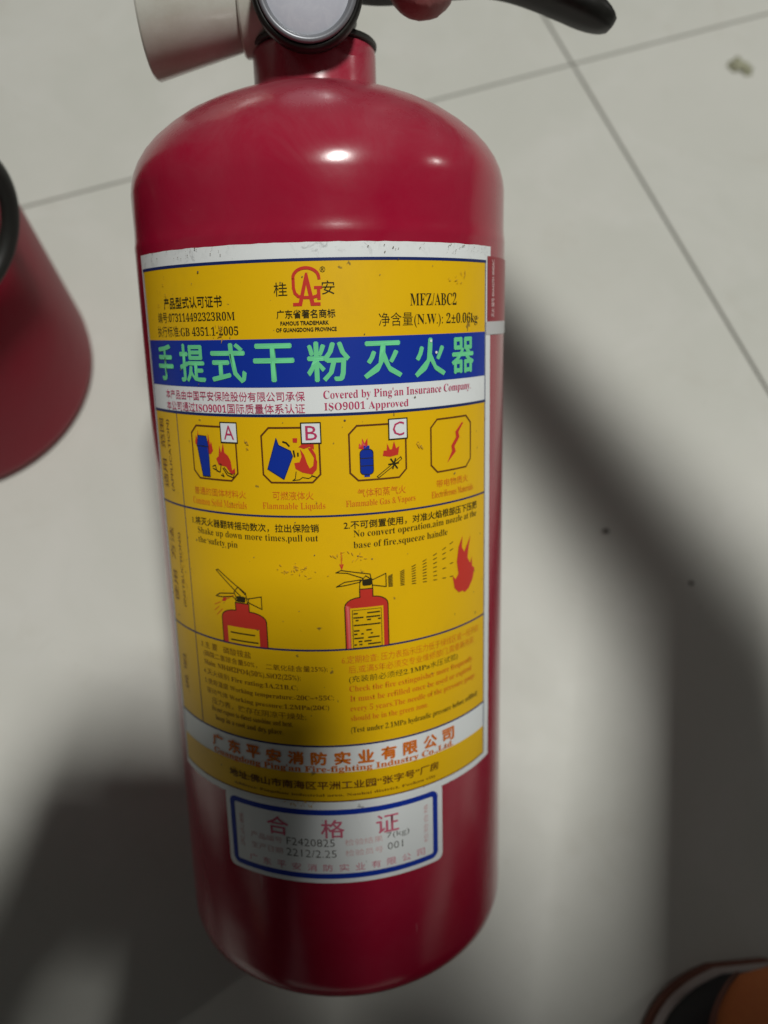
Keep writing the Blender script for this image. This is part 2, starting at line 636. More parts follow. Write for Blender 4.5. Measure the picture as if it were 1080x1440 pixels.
YL, YR = -60.7, 51.0
poly('yellow_panel', [rect(YL, 202.3, YR, 220.9)], P_YELLOW, label, L1)
poly('yellow_panel', [rect(YL, 89.2, YR, 182.9)], P_YELLOW, label, L1)
poly('yellow_panel', [rect(YL, 71.4, YR, 80.6)], P_YELLOW, label, L1)
poly('blue_band', [rect(YL, 190.2, YR, 202.3)], P_BLUE, label, L1)
for h in (221.1, 183.0): lines('ruled_line', [[(YL - .3, h), (YR + .3, h)]], 0.75, P_NAVY, label, L2)
for h in (156.3, 118.3, 89.0): lines('ruled_line', [[(YL, h), (YR, h)]], 0.55, P_NAVY, label, L2)
for u, a, b in ((YR + .25, 220.6, 71.6), (YL - .2, 220.6, 71.6), (-47.2, 182.5, 89.4)): lines('ruled_line', [[(u, a), (u, b)]], 0.32, P_NAVY, label, L2 + .00002)
lines('ruled_line', [[(YL, 71.3), (YR, 71.3)]], 0.4, P_BROWN, label, L2)

# upper panel
SW = -0.008
text('产品型式认可证书', -48.6, -26.8, 211.9, 2.9, P_BLACK, label, bold=0.03)
text('编号:' + serif('073114492323R0M'), -52.6, -23.3, 208.3, 2.7, P_BLACK, label, weight=SW * .5)
text('执行标准:' + serif('GB 4351.1-2005'), -53.4, -22.6, 204.6, 2.8, P_BLACK, label, weight=SW * .5)
text('桂', -12.5, -9.1, 214.2, 3.3, P_BLACK, label)
text('安', -0.6, 2.6, 214.4, 3.3, P_BLACK, label)
text('广东省著名商标', -12.1, 2.5, 208.2, 2.1, P_BLACK, label, bold=0.03)
text('FAMOUS TRADEMARK', -11.2, 0.8, 206.0, 0.95, P_BLACK, label, bold=0.04)
text('OF GUANGDONG PROVINCE', -12.4, 2.7, 204.4, 0.95, P_BLACK, label, bold=0.04)
text('®', -0.9, 0.5, 218.7, 1.4, P_BLACK, label)
text(serif('MFZ/ABC2'), 22.2, 37.4, 211.2, 3.2, P_BLACK, label, weight=-0.006)
text('净含量' + serif('(N.W.): 2±0.06kg'), 13.5, 46.6, 206.1, 3.9, P_BLACK, label, weight=-0.006)
# the trade mark: a rounded G with an A standing through it
bm = bmesh.new()
gp = [(-1.15, 216.6)]
for k in range(0, 19):
    a = math.radians(5 + k * 10)
    gp.append((-4.35 + 3.15 * math.cos(a), 216.7 + 2.35 * math.sin(a) + 0.1))
gp += [(-7.5, 214.4), (-7.2, 213.2), (-6.5, 212.5), (-5.6, 212.15), (-3.0, 212.1), (-1.9, 212.4), (-1.4, 212.8)]
add_line(bm, gp, 0.75)
add_line(bm, [(-1.35, 211.8), (-1.35, 214.4)], 0.85)
add_line(bm, [(-2.2, 214.45), (-0.7, 214.45)], 0.7)
add_poly(bm, [(-4.5, 218.0), (-4.0, 218.0), (-2.5, 210.9), (-1.0, 210.9), (-1.0, 210.1), (-3.4, 210.1), (-4.35, 215.2)])
add_poly(bm, [(-4.5, 218.0), (-4.35, 215.2), (-5.6, 210.1), (-7.8, 210.1), (-7.8, 210.9), (-6.4, 210.9)])
finish_flat('trade_mark', bm, P_RED, label, L3)

# title: eight green characters
title = '手提式干粉灭火器'
span = [(-54.6, -46.6), (-43.2, -33.8), (-31.4, -21.2), (-18.8, -8.4), (-4.9, 5.6), (9.4, 19.4), (23.4, 33.0), (35.6, 44.6)]
hts = [9.3, 9.6, 9.7, 9.2, 9.6, 9.0, 9.6, 9.2]
for ch, (a, b), hh in zip(title, span, hts):
    text(ch, a, b, 196.4, hh, P_MINT, label, big=True, bold=0.22)

# white band
text('本产品由中国平安保险股份有限公司承保', -51.8, -6.0, 187.9, 2.5, P_CRIM, label)
text('本公司通过' + serif('ISO9001') + '国际质量体系认证', -51.9, -6.1, 184.8, 2.5, P_CRIM, label)
text(serif("Covered by Ping'an Insurance Company."), -1.3, 43.4, 187.9, 2.7, P_CRIM, label, weight=SW)
text(serif('ISO9001 Approved'), -1.2, 21.2, 184.9, 2.5, P_CRIM, label, weight=SW)


# pictograms
def octo(u0, h0, u1, h1, c):
    return [(u0 + c, h1), (u1 - c, h1), (u1, h1 - c), (u1, h0 + c), (u1 - c, h0), (u0 + c, h0), (u0, h0 + c), (u0, h1 - c)]


for (u0, u1) in ((-40.9, -25.6), (-18.1, -2.9), (4.8, 20.2), (28.0, 43.3)):
    lines('pictogram_frame', [octo(u0, 165.5, u1, 179.9, 2.1)], 0.45, P_BROWN, label, L3, True)
for ch, (u0, u1) in zip('ABC', ((-30.1, -25.0), (-7.4, -2.4), (15.4, 20.6))):
    b = poly('letter_box', [rect(u0, 175.8, u1, 181.1)], P_WHITE, label, L4)
    lines('letter_box_line', [rect(u0, 175.8, u1, 181.1)], 0.32, P_BLACK, label, L5, True)
    text(ch, u0 + 1.1, u1 - 0.9, 178.5, 3.7, P_CRIM, label, off=L5 + .00006)


def flame(u, h, w, hh, seed=0, k=5):
    rnd = random.Random(seed)
    pts = []
    n = k * 2
    for i in range(n + 1):
        a = i / n
        x = u - w / 2 + w * a + rnd.uniform(-.05, .05) * w
        env = 0.35 + 0.65 * math.sin(math.pi * min(1, max(0, a * 0.9 + 0.1)))
        y = h + hh * env * ((0.85 + rnd.uniform(0, .3)) if i % 2 else 0.42 + rnd.uniform(0, .1))
        pts.append((x, y))
    base = [(u + w * .42, h + hh * .12), (u + w * .2, h), (u - w * .25, h + hh * .02), (u - w * .45, h + hh * .15)]
    return pts + base


# A: blue bin, fire, sticks
poly('flame_picture', [flame(-38.4, 174.2, 2.4, 4.2, 1, 3), flame(-34.6, 172.4, 2.8, 6.0, 2, 3),
                       [(-31.6, 169.6), (-32.3, 171.3), (-31.4, 172.0), (-31.0, 174.9), (-30.5, 172.9), (-29.7, 175.6), (-29.4, 173.0), (-28.3, 172.2),
                        (-27.6, 170.8), (-27.3, 168.3), (-26.4, 169.0), (-26.4, 167.6), (-27.6, 167.2), (-29.2, 169.3)]], P_RED, label, L3)
poly('bin_picture', [[(-38.8, 174.6), (-34.9, 174.6), (-34.7, 166.2), (-37.4, 166.2)], [(-38.9, 174.3), (-34.6, 174.2), (-35.2, 177.2), (-38.3, 177.3)]], P_BLUE, label, L4)
lines('picture_outline', [[(-38.9, 174.4), (-34.6, 174.3)], [(-38.8, 174.5), (-37.4, 166.2), (-34.7, 166.2), (-34.6, 174.4), (-35.2, 177.2), (-38.3, 177.3), (-38.9, 174.4)]],
      0.2, P_BLACK, label, L5)
lines('picture_outline', [[(-33.7, 169.1), (-32.7, 169.5), (-32.3, 167.9), (-31.2, 167.7), (-30.7, 169.8), (-31.2, 169.9)], [(-33.6, 168.6), (-32.0, 168.0)],
                          [(-30.2, 168.8), (-28.9, 167.0), (-27.1, 166.4), (-26.6, 167.6)], [(-29.8, 169.0), (-28.6, 167.6), (-27.3, 167.2)],
                          [(-30.9, 166.9), (-30.0, 166.5), (-30.4, 167.3)]], 0.26, P_BLACK, label, L4)
# B: tipping can and burning pool
poly('can_picture', [[(-14.1, 177.2), (-13.5, 175.4), (-10.4, 173.9), (-9.9, 172.5), (-12.5, 166.4), (-16.8, 169.1)]], P_BLUE, label, L3)
lines('picture_outline', [[(-14.1, 177.2), (-13.5, 175.4), (-10.4, 173.9), (-9.9, 172.5), (-12.5, 166.4), (-16.8, 169.1), (-14.1, 177.2)]], 0.22, P_NAVY, label, L4)
poly('flame_picture', [[(-9.6, 170.7), (-8.2, 170.9), (-7.6, 172.4), (-7.9, 174.4), (-6.9, 172.8), (-6.2, 170.4), (-5.6, 169.2), (-4.7, 169.9), (-4.3, 172.6), (-3.6, 171.0),
                        (-3.8, 169.0), (-5.0, 167.6), (-7.6, 168.2), (-9.3, 169.2)],
                       [(-8.3, 174.9), (-7.2, 175.7), (-4.3, 175.7), (-4.3, 174.2), (-5.4, 174.9), (-6.9, 174.4)],
                       [(-4.9, 174.6), (-3.9, 172.8), (-3.7, 170.2), (-4.6, 172.4), (-5.9, 174.6)],
                       [(-9.7, 177.2), (-8.5, 177.2), (-8.6, 176.0), (-9.7, 176.1)]], P_RED, label, L3)
lines('picture_outline', [[(-9.6, 173.9), (-9.4, 172.4)], [(-8.5, 173.3), (-8.5, 172.6)], [(-12.3, 176.3), (-11.4, 176.0), (-10.7, 175.2)]], 0.42, P_BLACK, label, L4)
lines('picture_outline', [[(-9.2, 168.4), (-9.5, 166.6), (-10.2, 166.1), (-8.4, 166.3), (-7.6, 166.9), (-6.0, 166.6), (-5.0, 167.2), (-4.0, 166.9), (-5.2, 167.4)]], 0.2, P_BLACK, label, L4)
# C: gas bottle, flame and valve rod
poly('gas_bottle_picture', [rrect(7.5, 167.0, 11.0, 173.6, 1.0), rect(8.5, 173.4, 10.1, 174.6), rect(8.5, 166.3, 10.0, 167.2)], P_BLUE, label, L3)
lines('picture_outline', [[(7.5, 171.3), (11.0, 171.3)], [(7.5, 169.3), (11.0, 169.3)], [(8.3, 173.6), (10.3, 173.6)]], 0.2, P_BLACK, label, L4)
lines('picture_outline', [rrect(7.5, 167.0, 11.0, 173.6, 1.0)], 0.2, P_BLACK, label, L4, True)
poly('flame_picture', [[(7.2, 174.0), (7.4, 175.3), (8.0, 174.7), (8.2, 176.6), (8.8, 175.2), (9.6, 176.6), (9.6, 174.7), (8.4, 173.6)],
                       [(13.6, 171.6), (13.9, 173.0), (14.7, 172.9), (14.9, 174.8), (15.6, 173.1), (16.2, 173.2), (16.8, 175.3), (17.4, 173.3), (18.3, 173.9), (17.9, 171.6), (15.6, 171.2)]],
     P_RED, label, L3)
lines('picture_outline', [[(11.9, 166.2), (18.6, 171.0)], [(12.4, 165.9), (18.9, 170.4)], [(11.9, 166.2), (12.4, 165.9)], [(18.6, 171.0), (18.9, 170.4)]], 0.2, P_BLACK, label, L4)
lines('picture_outline', [[(15.8, 170.6), (17.6, 168.0)], [(15.2, 169.2), (17.9, 169.4)], [(16.3, 168.0), (17.1, 170.6)]], 0.4, P_BLACK, label, L4)
# electricity
poly('lightning_picture', [[(40.0, 178.0), (38.0, 175.7), (38.4, 174.2), (36.4, 171.9), (36.9, 170.4), (33.6, 167.6), (35.5, 170.8), (35.2, 172.2), (37.1, 174.4), (36.8, 175.9), (39.5, 178.3)]],
     P_RED, label, L3)
# captions
text('普通的固体材料火', -41.5, -23.6, 161.9, 2.1, P_ORANGE, label)
text(serif('Common Solid Materials'), -42.5, -23.6, 159.0, 2.0, P_ORANGE, label, weight=SW)
text('可燃液体火', -15.9, -5.0, 162.0, 2.3, P_ORANGE, label)
text(serif('Flammable Liquids'), -18.9, -2.0, 159.0, 2.2, P_ORANGE, label, weight=SW)
text('气体和蒸气火', 6.5, 19.9, 162.1, 2.3, P_ORANGE, label)
text(serif('Flammable Gas & Vapors'), 3.4, 22.8, 159.2, 2.2, P_ORANGE, label, weight=SW)
text('带电物质火', 29.7, 42.1, 162.2, 2.1, P_ORANGE, label)
text(serif('Electriferous Materials'), 28.0, 44.5, 159.3, 1.9, P_ORANGE, label, weight=SW)
# left column
text('适用  范围', 160.5, 180.5, -57.2, 3.3, P_BROWN, label, rot=True)
text('(APPLICATION)', 160.0, 180.6, -52.6, 2.0, P_BROWN, label, rot=True)
text('使用  方法', 125.5, 148.5, -57.0, 3.2, P_BROWN, label, rot=True)
text('(INSTRUCTIONS)', 125.0, 147.8, -51.6, 1.9, P_BROWN, label, rot=True)
text('说 明', 97.0, 108.5, -55.6, 2.4, P_BROWN, label, rot=True)
# instructions
text('1.将灭火器翻转摇动数次，拉出保险销', -43.6, -4.0, 153.1, 2.3, P_BLACK, label, bold=0.03)
text(serif('Shake up down more times,pull out'), -41.6, -4.3, 150.2, 2.4, P_BLACK, label, weight=SW)
text(serif('the safety pin'), -41.7, -27.3, 147.5, 2.3, P_BLACK, label, weight=SW)
text('2.不可倒置使用，对准火焰根部压下压把', 2.6, 46.4, 153.6, 2.3, P_BLACK, label, bold=0.03)
text(serif('No convert operation,aim nozzle at the'), 5.1, 46.3, 150.9, 2.4, P_BLACK, label, weight=SW)
text(serif('base of fire,squeeze handle'), 5.0, 33.5, 147.8, 2.4, P_BLACK, label, weight=SW)


# the two pictured extinguishers
def bottle_outline(uc, h0, h1, w, neck):
    out = [(uc - w / 2, h0), (uc - w / 2, h1 - 3.0)]
    for k in range(1, 6):
        a = math.radians(90 * k / 5)
        out.append((uc - neck / 2 - (w / 2 - neck / 2) * math.cos(a), h1 - 3.0 + 2.6 * math.sin(a)))
    out += [(uc - neck / 2, h1), (uc - neck / 2, h1 + 1.9), (uc + neck / 2, h1 + 1.9), (uc + neck / 2, h1)]
    for k in range(5, -1, -1):
        a = math.radians(90 * k / 5)
        out.append((uc + neck / 2 + (w / 2 - neck / 2) * math.cos(a), h1 - 3.0 + 2.6 * math.sin(a)))
    out += [(uc + w / 2, h0)]
    return out


b1 = bottle_outline(-27.2, 118.5, 129.0, 14.6, 4.4)
b2 = bottle_outline(8.0, 118.5, 133.6, 12.0, 3.6)
poly('bottle_picture', [b1], P_RED, label, L3)
poly('bottle_picture', [b2], P_RED, label, L3)
lines('picture_outline', [b1, b2], 0.28, P_BLACK, label, L4)
for q in (rect(-32.7, 118.6, -22.3, 123.6), rect(3.4, 118.6, 12.6, 130.2)): poly('bottle_label_picture', [q], P_YELLOW, label, L4)
lines('picture_outline', [rect(4.0, 118.6, 12.0, 129.6)], 0.16, P_BLACK, label, L5, True)
rnd = random.Random(5)
tiny = []
for h in (128.6, 127.4, 126.6, 125.2, 123.6, 122.6, 121.4, 120.4, 119.5):
    u = 4.4
    while u < 11.4:
        w_ = rnd.uniform(.3, 1.3)
        if rnd.random() < .75: tiny.append([(u, h), (min(u + w_, 11.7), h)])
        u += w_ + .25
for h in (121.8, 119.6):
    u = -31.6
    while u < -23.6:
        w_ = rnd.uniform(.4, 1.2)
        tiny.append([(u, h), (u + w_, h)])
        u += w_ + .3
lines('tiny_lettering', tiny, 0.42, P_BLACK, label, L5)
# valve, levers and horn outlines
lines('picture_outline', [
    [(-29.2, 130.9), (-29.0, 132.6), (-25.6, 132.6), (-25.4, 130.9)], [(-29.0, 132.6), (-29.6, 133.9), (-28.2, 135.6), (-25.8, 134.0), (-25.6, 132.6)],
    [(-35.4, 139.6), (-34.7, 139.9), (-28.0, 135.4), (-26.0, 133.6)], [(-35.4, 139.6), (-29.0, 134.2), (-27.5, 133.0)],
    [(-36.2, 131.9), (-34.6, 132.9), (-29.4, 133.6)], [(-36.2, 131.9), (-34.0, 131.9), (-30.2, 132.6), (-28.6, 131.3)],
    [(-25.4, 132.4), (-21.0, 133.4), (-21.0, 129.8), (-25.2, 131.4)], [(-25.0, 132.5), (-25.0, 131.4)],
    [(6.2, 135.4), (6.4, 138.0), (9.6, 138.2), (9.8, 135.4)], [(6.4, 137.6), (8.0, 139.2), (9.6, 138.0)],
    [(0.0, 140.6), (1.4, 141.2), (9.2, 139.6), (9.4, 138.3)], [(0.0, 140.6), (3.0, 140.3), (7.4, 138.5)],
    [(0.0, 136.6), (2.2, 137.8), (6.6, 138.2)], [(0.0, 136.6), (2.6, 136.9), (6.6, 137.6)],
    [(9.8, 137.9), (13.6, 139.3), (13.6, 135.5), (9.8, 136.4)]], 0.26, P_BLACK, label, L4)
poly('picture_knob', [rrect(-28.8, 131.2, -26.0, 132.9, .5), rrect(7.0, 136.4, 9.6, 138.2, .5)], P_BLACK, label, L4)
# spray of powder
dash = []
for j, (u, k, spread) in enumerate(((14.9, 9, 2.0), (18.4, 9, 2.6), (21.9, 8, 3.3), (25.4, 8, 4.0), (28.9, 7, 4.8), (32.2, 7, 5.6), (35.0, 6, 6.4))):
    for q in range(k):
        v = q / (k - 1)
        h = 135.4 + spread * 1.55 * v - .15 * j
        sl = (v - .12) * .42
        if j > 4 and q in (1, 3): continue
        dash.append([(u - .55, h - .55 * sl), (u + .55, h + .55 * sl)])
lines('spray_dashes', dash, 0.26, P_BLACK, label, L3)
poly('flame_picture', [[(36.2, 130.6), (35.4, 134.6), (36.6, 133.2), (37.8, 134.6), (37.2, 138.4), (37.9, 142.6), (39.7, 145.6), (39.3, 142.4), (40.4, 140.6), (41.9, 142.8), (43.4, 145.0),
                        (42.4, 141.6), (41.9, 138.6), (43.2, 136.6), (44.0, 138.4), (44.2, 135.4), (45.4, 134.6), (44.4, 131.4), (42.4, 129.0), (40.6, 128.3), (39.6, 129.0), (38.0, 128.9)]],
     P_RED, label, L3)
lines('arrow_picture', [[(1.6, 146.2), (1.6, 142.4)], [(-32.9, 131.2), (-29.9, 132.9)], [(-37.2, 127.4), (-35.4, 128.8)], [(-36.4, 126.2), (-34.2, 128.2)], [(-37.0, 129.2), (-34.8, 130.2)]], 0.28, P_ORANGE, label, L3)
poly('arrow_picture', [[(1.0, 142.9), (2.2, 142.9), (1.6, 141.2)], [(-33.6, 131.7), (-32.4, 131.9), (-32.8, 130.8), (-34.2, 130.6)]], P_RED, label, L3)

# lower left notes
LN = [(115.6, '3.主 要   磷酸铵盐', -44.6, -25.5), (112.7, '(磷酸二氢铵含量50%，  二氧化硅含量25%);', -43.8, -3.4),
      (109.9, serif('Main: NH4H2PO4(50%),SiO2(25%);'), -43.8, -11.0), (107.0, '4.灭火级别 ' + serif('Fire rating:1A,21B,C;'), -44.4, -12.0),
      (104.0, '5.使用温度 ' + serif('Working temperature:-20C~+55C;'), -44.2, -2.0), (101.0, '驱动气体 ' + serif('Working pressure:1.2MPa(20C)'), -43.6, -3.4),
      (98.2, '压力表，贮存在阴凉干燥处;', -41.6, -10.0), (95.5, serif('Do not expose to direct sunshine and heat,'), -42.0, -14.0), (92.8, serif('keep in a cool and dry place.'), -40.6, -17.0)]
for h, s, a, b in LN:
    text(s, a, b, h, 2.1, P_BROWN, label, weight=-0.004)
RN = [(115.2, '6.定期检查: 压力表指示压力低于绿线区或一经开启', 0.6, 47.3, P_ORANGE), (112.2, '后,或满5年必须交专业维修部门,需重新充装', 2.4, 45.0, P_ORANGE),
      (109.2, '(充装前必须经' + serif('2.1MPa') + '水压试验)', 2.4, 37.4, P_BLACK), (106.2, serif('Check the fire extinguisher more frequently.'), 2.4, 44.6, P_ORANGE),
      (103.2, serif('It must be refilled once be used or expired'), 2.5, 43.8, P_ORANGE), (100.2, serif('every 5 years.The needle of the pressure gauge'), 2.5, 45.6, P_ORANGE),
      (97.2, serif('should be in the green zone.'), 2.5, 26.0, P_ORANGE), (93.6, serif('(Test under 2.1MPa hydraulic pressure before refilled)'), 2.4, 47.0, P_BLACK)]
for h, s, a, b, m in RN:
    text(s, a, b, h, 2.3, m, label, weight=-0.006)
# maker
comp = '广东平安消防实业有限公司'
for i, ch in enumerate(comp):
    c = -40.6 + i * 6.72
    text(ch, c - 2.2, c + 2.2, 85.2, 3.9, P_ORANGE, label, bold=0.2)
text(serif("Guangdong Ping'an Fire-fighting Industry Co.,Ltd."), -42.6, 35.4, 81.6, 2.5, P_ORANGE, label, weight=0.012)
text('地址:佛山市南海区平洲工业园“张字号”厂房', -36.4, 29.4, 76.6, 2.6, P_BROWN, label, bold=0.06)
text(serif("Address: Pingzhou industrial area, Nanhai district, Foshan city"), -35.0, 28.4, 73.3, 1.1, P_BROWN, label)

# quality certificate sticker, over the foot of the label
cert = poly('certificate_sticker', [rrect(-39.0, 43.9, 30.7, 70.2, 2.2)], P_WHITE, ext, L2)
ring = rrect(-36.4, 46.3, 28.0, 67.7, 1.6)
lines('blue_border', [ring], 1.75, P_BLUE, cert, L3, True)
for ch, a in zip('合格证', (-24.0, -7.4, 8.8)):
    text(ch, a, a + 6.8, 62.3, 6.0, P_PINK, cert, off=L3, bold=0.08, big=True)
text('F2420825', -18.0, -3.6, 57.6, 2.5, P_BLACK, cert, weight=-0.01)
text('2212/2.25', -18.2, -3.2, 53.9, 2.5, P_BLACK, cert, weight=-0.01)
text('7(kg)', 11.8, 18.9, 57.9, 2.4, P_BLACK, cert, weight=-0.01)
text('001', 12.0, 16.8, 54.4, 2.4, P_BLACK, cert, weight=-0.01)
text('产品编号', -30.0, -19.4, 57.4, 2.1, P_PALE, cert)
text('生产日期', -30.0, -19.4, 53.8, 2.1, P_PALE, cert)
text('检验结果', -0.6, 10.6, 57.6, 2.1, P_PALE, cert)
text('检验员号', -0.6, 10.6, 54.0, 2.1, P_PALE, cert)
for i, ch in enumerate(comp):
    c = -29.6 + i * 4.75
    text(ch, c - 1.4, c + 1.4, 49.2, 2.4, P_PINK, cert)
text('灭火器', 52.0, 63.5, -33.2, 1.6, P_PALE, cert, rot=True)
text('检验合格', 52.0, 65.0, 24.6, 1.5, P_PALE, cert, rot=True)

# dark red film on the flank, white strip under it
film = poly('side_sticker', [rect(52.5, 205.0, 82.0, 222.6)], P_FILM, ext, L2)
text('灭火 编号 8XA42701 0045AC', 206.2, 221.8, 56.2, 2.4, P_PALE, film, rot=True, bold=0.05)
poly('white_strip', [rect(51.8, 201.4, 82.0, 205.0)], P_SILVER, film, L2)
# grime on the sheet
rnd = random.Random(21)
spots = [(-36.0, 216.5), (-38.0, 213.2), (-33.5, 219.3), (-27.8, 205.2), (-27.6, 203.2), (-25.0, 202.9), (-30, 203.0), (29.0, 219.4), (14.0, 217.2), (9.6, 202.9), (-49.2, 136.4), (-48.0, 140.4),
         (46.0, 175.0), (46.4, 170.2), (24.6, 173.4), (-22.5, 176.0), (6.0, 145.0), (20.0, 144.0), (-5.2, 217.1), (-46, 138.0), (-12, 181.3), (3.2, 179.8)]
spots += [(rnd.uniform(-60, 50), rnd.uniform(72, 222)) for k in range(34)]
spots += [(rnd.choice((-40, -30, 14, 36, 42)) + rnd.gauss(0, 5), rnd.uniform(222.6, 225.0)) for k in range(46)]
spots = [(min(max(a, -61), 54), b) for a, b in spots]
bm = bmesh.new()
for (u, h) in spots:
    s_ = rnd.uniform(0.10, 0.34) * (1.0 if h < 222 else 0.7)
    a0 = rnd.uniform(0, 6)
    pts = []
    for k in range(7):
        a = a0 + 2 * math.pi * k / 7
        rr = s_ * rnd.uniform(.45, 1.1)
        pts.append((u + rr * math.cos(a) * rnd.uniform(.6, 1.5), h + rr * math.sin(a)))
    add_poly(bm, pts)
tag(finish_flat('dirt_specks', bm, P_DIRT, label, L5 + 0.00012, cut=False), kind='stuff')
# rubbed brownish smudges
P_SMUDGE = newmat('smudge', (0.52, 0.29, 0.01), 0.8)
bm = bmesh.new()
for (cu_, ch_, su, sh, k_) in ((-10.5, 141.5, 3.0, 1.1, 26), (-27.6, 204.8, 0.7, 1.3, 12), (4.0, 144.5, 2.5, 1.0, 14), (38, 216.8, 3.0, 1.0, 9), (23.8, 173.6, .8, .8, 7),
                               (-50, 137, 1.2, 4.0, 14), (-22.0, 175.6, .9, .8, 7), (-24.5, 84.0, 3.0, 1.0, 8), (-13, 70.8, 3.5, .8, 14), (-48, 214, 2, 3, 8)):
    for k in range(k_):
        u, h = rnd.gauss(cu_, su), rnd.gauss(ch_, sh)
        a0 = rnd.uniform(0, 3.1); l_ = rnd.uniform(.2, .9); w_ = rnd.uniform(.05, .16)
        dx, dy = math.cos(a0) * l_, math.sin(a0) * l_
        add_poly(bm, [(u - dx, h - dy), (u + dy * w_ / l_, h - dx * w_ / l_), (u + dx, h + dy), (u - dy * w_ / l_ * 1.6, h + dx * w_ / l_ * 1.6)])
for k, v in enumerate(bm.verts): v.co.z = 0.00004 * (k // 4)
tag(finish_flat('smudges', bm, P_SMUDGE, label, L5 + 0.00016, cut=False), kind='stuff')
bm = bmesh.new()
for (u, h) in ((28.2, 200.6), (29.9, 197.6)):
    add_poly(bm, [(u + .38 * math.cos(a), h + .38 * math.sin(a)) for a in [k * .9 for k in range(7)]])
tag(finish_flat('paint_chips', bm, P_WHITE, label, L5 + 0.00012, cut=False), kind='stuff')

# ------------------------------------------------------------------ the second extinguisher
e2 = empty('fire_extinguisher', (-0.2066, 0.2152, 0))
tag(e2, 'plain red extinguisher standing upright on the tiles with a looped black hose', 'fire extinguisher')
R2 = 0.0675
p2 = [(0.0, 0.006), (0.050, 0.005), (0.058, 0.002), (0.061, 0.0), (0.0645, 0.0014), (0.0668, 0.0045), (R2, 0.010), (R2, 0.14), (R2, 0.300), (0.0667, 0.308), (0.0640, 0.317),
      (0.0590, 0.325), (0.0500, 0.333), (0.0390, 0.339), (0.0290, 0.3425), (0.0220, 0.3442), (0.0205, 0.3455)]
lathe('cylinder_body', p2, M_RED2, e2, 128)
lathe('neck', [(0.0207, 0.3445), (0.0202, 0.348), (0.0202, 0.355), (0.0195, 0.3565), (0.0, 0.3565)], M_RED2, e2, 64)
lathe('valve_body', [(0.0, 0.3566), (0.021, 0.3566), (0.021, 0.361), (0.014, 0.363), (0.014, 0.386), (0.011, 0.389), (0.0, 0.389)], M_BLACK, e2, 40)
sweep('carrying_handle', smooth_path([(0.0, 0.005, 0.372), (-0.03, 0.02, 0.373), (-0.06, 0.038, 0.371), (-0.09, 0.056, 0.364)], 5),
      lambda i, n: circ(.009, 12, .0028), M_BLACK, e2, up=(0.5, 0.86, 0))
sweep('squeeze_lever', smooth_path([(0.008, 0.0, 0.390), (-0.03, 0.02, 0.400), (-0.07, 0.043, 0.402), (-0.10, 0.062, 0.396)], 5),
      lambda i, n: circ(.009, 12, .0022), M_BLACK, e2, up=(0.5, 0.86, 0))
gm2 = frame_to((-0.004, -0.014, 0.372), (-0.3, -1, 0))
g2 = lathe('pressure_gauge', [(0.0, 0.0), (0.006, 0.0), (0.006, 0.006), (0.016, 0.007), (0.0165, 0.016), (0.0150, 0.0175), (0.0145, 0.0165)], M_BLACK, e2, 40, gm2)
lathe('dial_glass', [(0.0146, 0.0166), (0.0, 0.0172)], M_GFACE, g2, 40, gm2)
nrm = Vector((0.8645, -0.5026, 0)); tang = Vector((0.5026, 0.8645, 0))
loop = []
for k in range(34):      # one hanging coil of hose, then up to the valve
    a = math.radians(100 - 400 * k / 33)
    st = 0.0320 * math.cos(a) + 0.0026
    sz = 0.0325 * math.sin(a)
    p = nrm * (R2 + 0.0045 + 0.0065 * k / 33) + tang * (st - 0.10 * 0.0345 * math.sin(a)) + Vector((0, 0, 0.1558 + sz))
    loop.append(p)
tail = [loop[-1] + Vector((0.0, 0.006, 0.05)) - tang * .012, nrm * (R2 + .016) + tang * 0.0 + Vector((0, 0, 0.29)), nrm * 0.06 + Vector((0, 0, 0.365)), nrm * 0.012 + Vector((0, 0, 0.374))]
# first end runs up behind the coil to a short nozzle
head = [nrm * (R2 + .006) - tang * .040 + Vector((0, 0, 0.245)), nrm * (R2 + .0045) - tang * .020 + Vector((0, 0, 0.215))]
hose = sweep('hose', smooth_path(head + loop + tail, 3), lambda i, n: circ(.0033, 12), M_RUBBER, e2, up=tuple(nrm))
lathe('nozzle', [(0.0, 0.0), (0.0045, 0.0), (0.006, 0.012), (0.0095, 0.04), (0.0085, 0.04), (0.0, 0.02)], M_RUBBER, hose, 32,
      frame_to(head[0], (-0.2, -0.15, 1)))

# ------------------------------------------------------------------ crumbs on the tiles
M_CRUMB = newmat('crumb_dark', (0.07, 0.062, 0.05), 0.9)
M_CRUMB2 = newmat('crumb_green', (0.30, 0.30, 0.21), 0.95)
NT(M_CRUMB2).bump(NT(M_CRUMB2).noise(900, 4), 0.6, 0.001)


def crumb(loc, r, flat, seed, mat, label):
    bm = bmesh.new()
    bmesh.ops.create_icosphere(bm, subdivisions=3, radius=1)
    for v in bm.verts:
        d = 1 + 0.75 * noise.noise(v.co * 1.6 + Vector((seed, 0, 0))) + .25 * noise.noise(v.co * 5 + Vector((0, seed, 0)))
        v.co = Vector((v.co.x * r * d, v.co.y * r * d * .8, max(0, v.co.z * d + .35) * r * flat))
    o = from_bm('crumb', bm, mat)
    o.location = loc
    tag(o, label, 'crumb')


crumb((0.248, 0.446, 0), 0.0062, 0.35, 2, M_CRUMB2, 'flat greenish crumb of dried mortar on the tile beyond the handle end')
crumb((0.2525, 0.441, 0), 0.0030, 0.4, 9, M_CRUMB2, 'tiny greenish flake just beside the larger mortar crumb')
crumb((0.126, 0.128, 0), 0.0014, 0.7, 4, M_CRUMB, 'larger dark grit speck on the shaded tile beside the extinguisher')
crumb((0.166, 0.101, 0), 0.0011, 0.7, 6, M_CRUMB, 'smaller dark grit speck lying farther from the extinguisher')

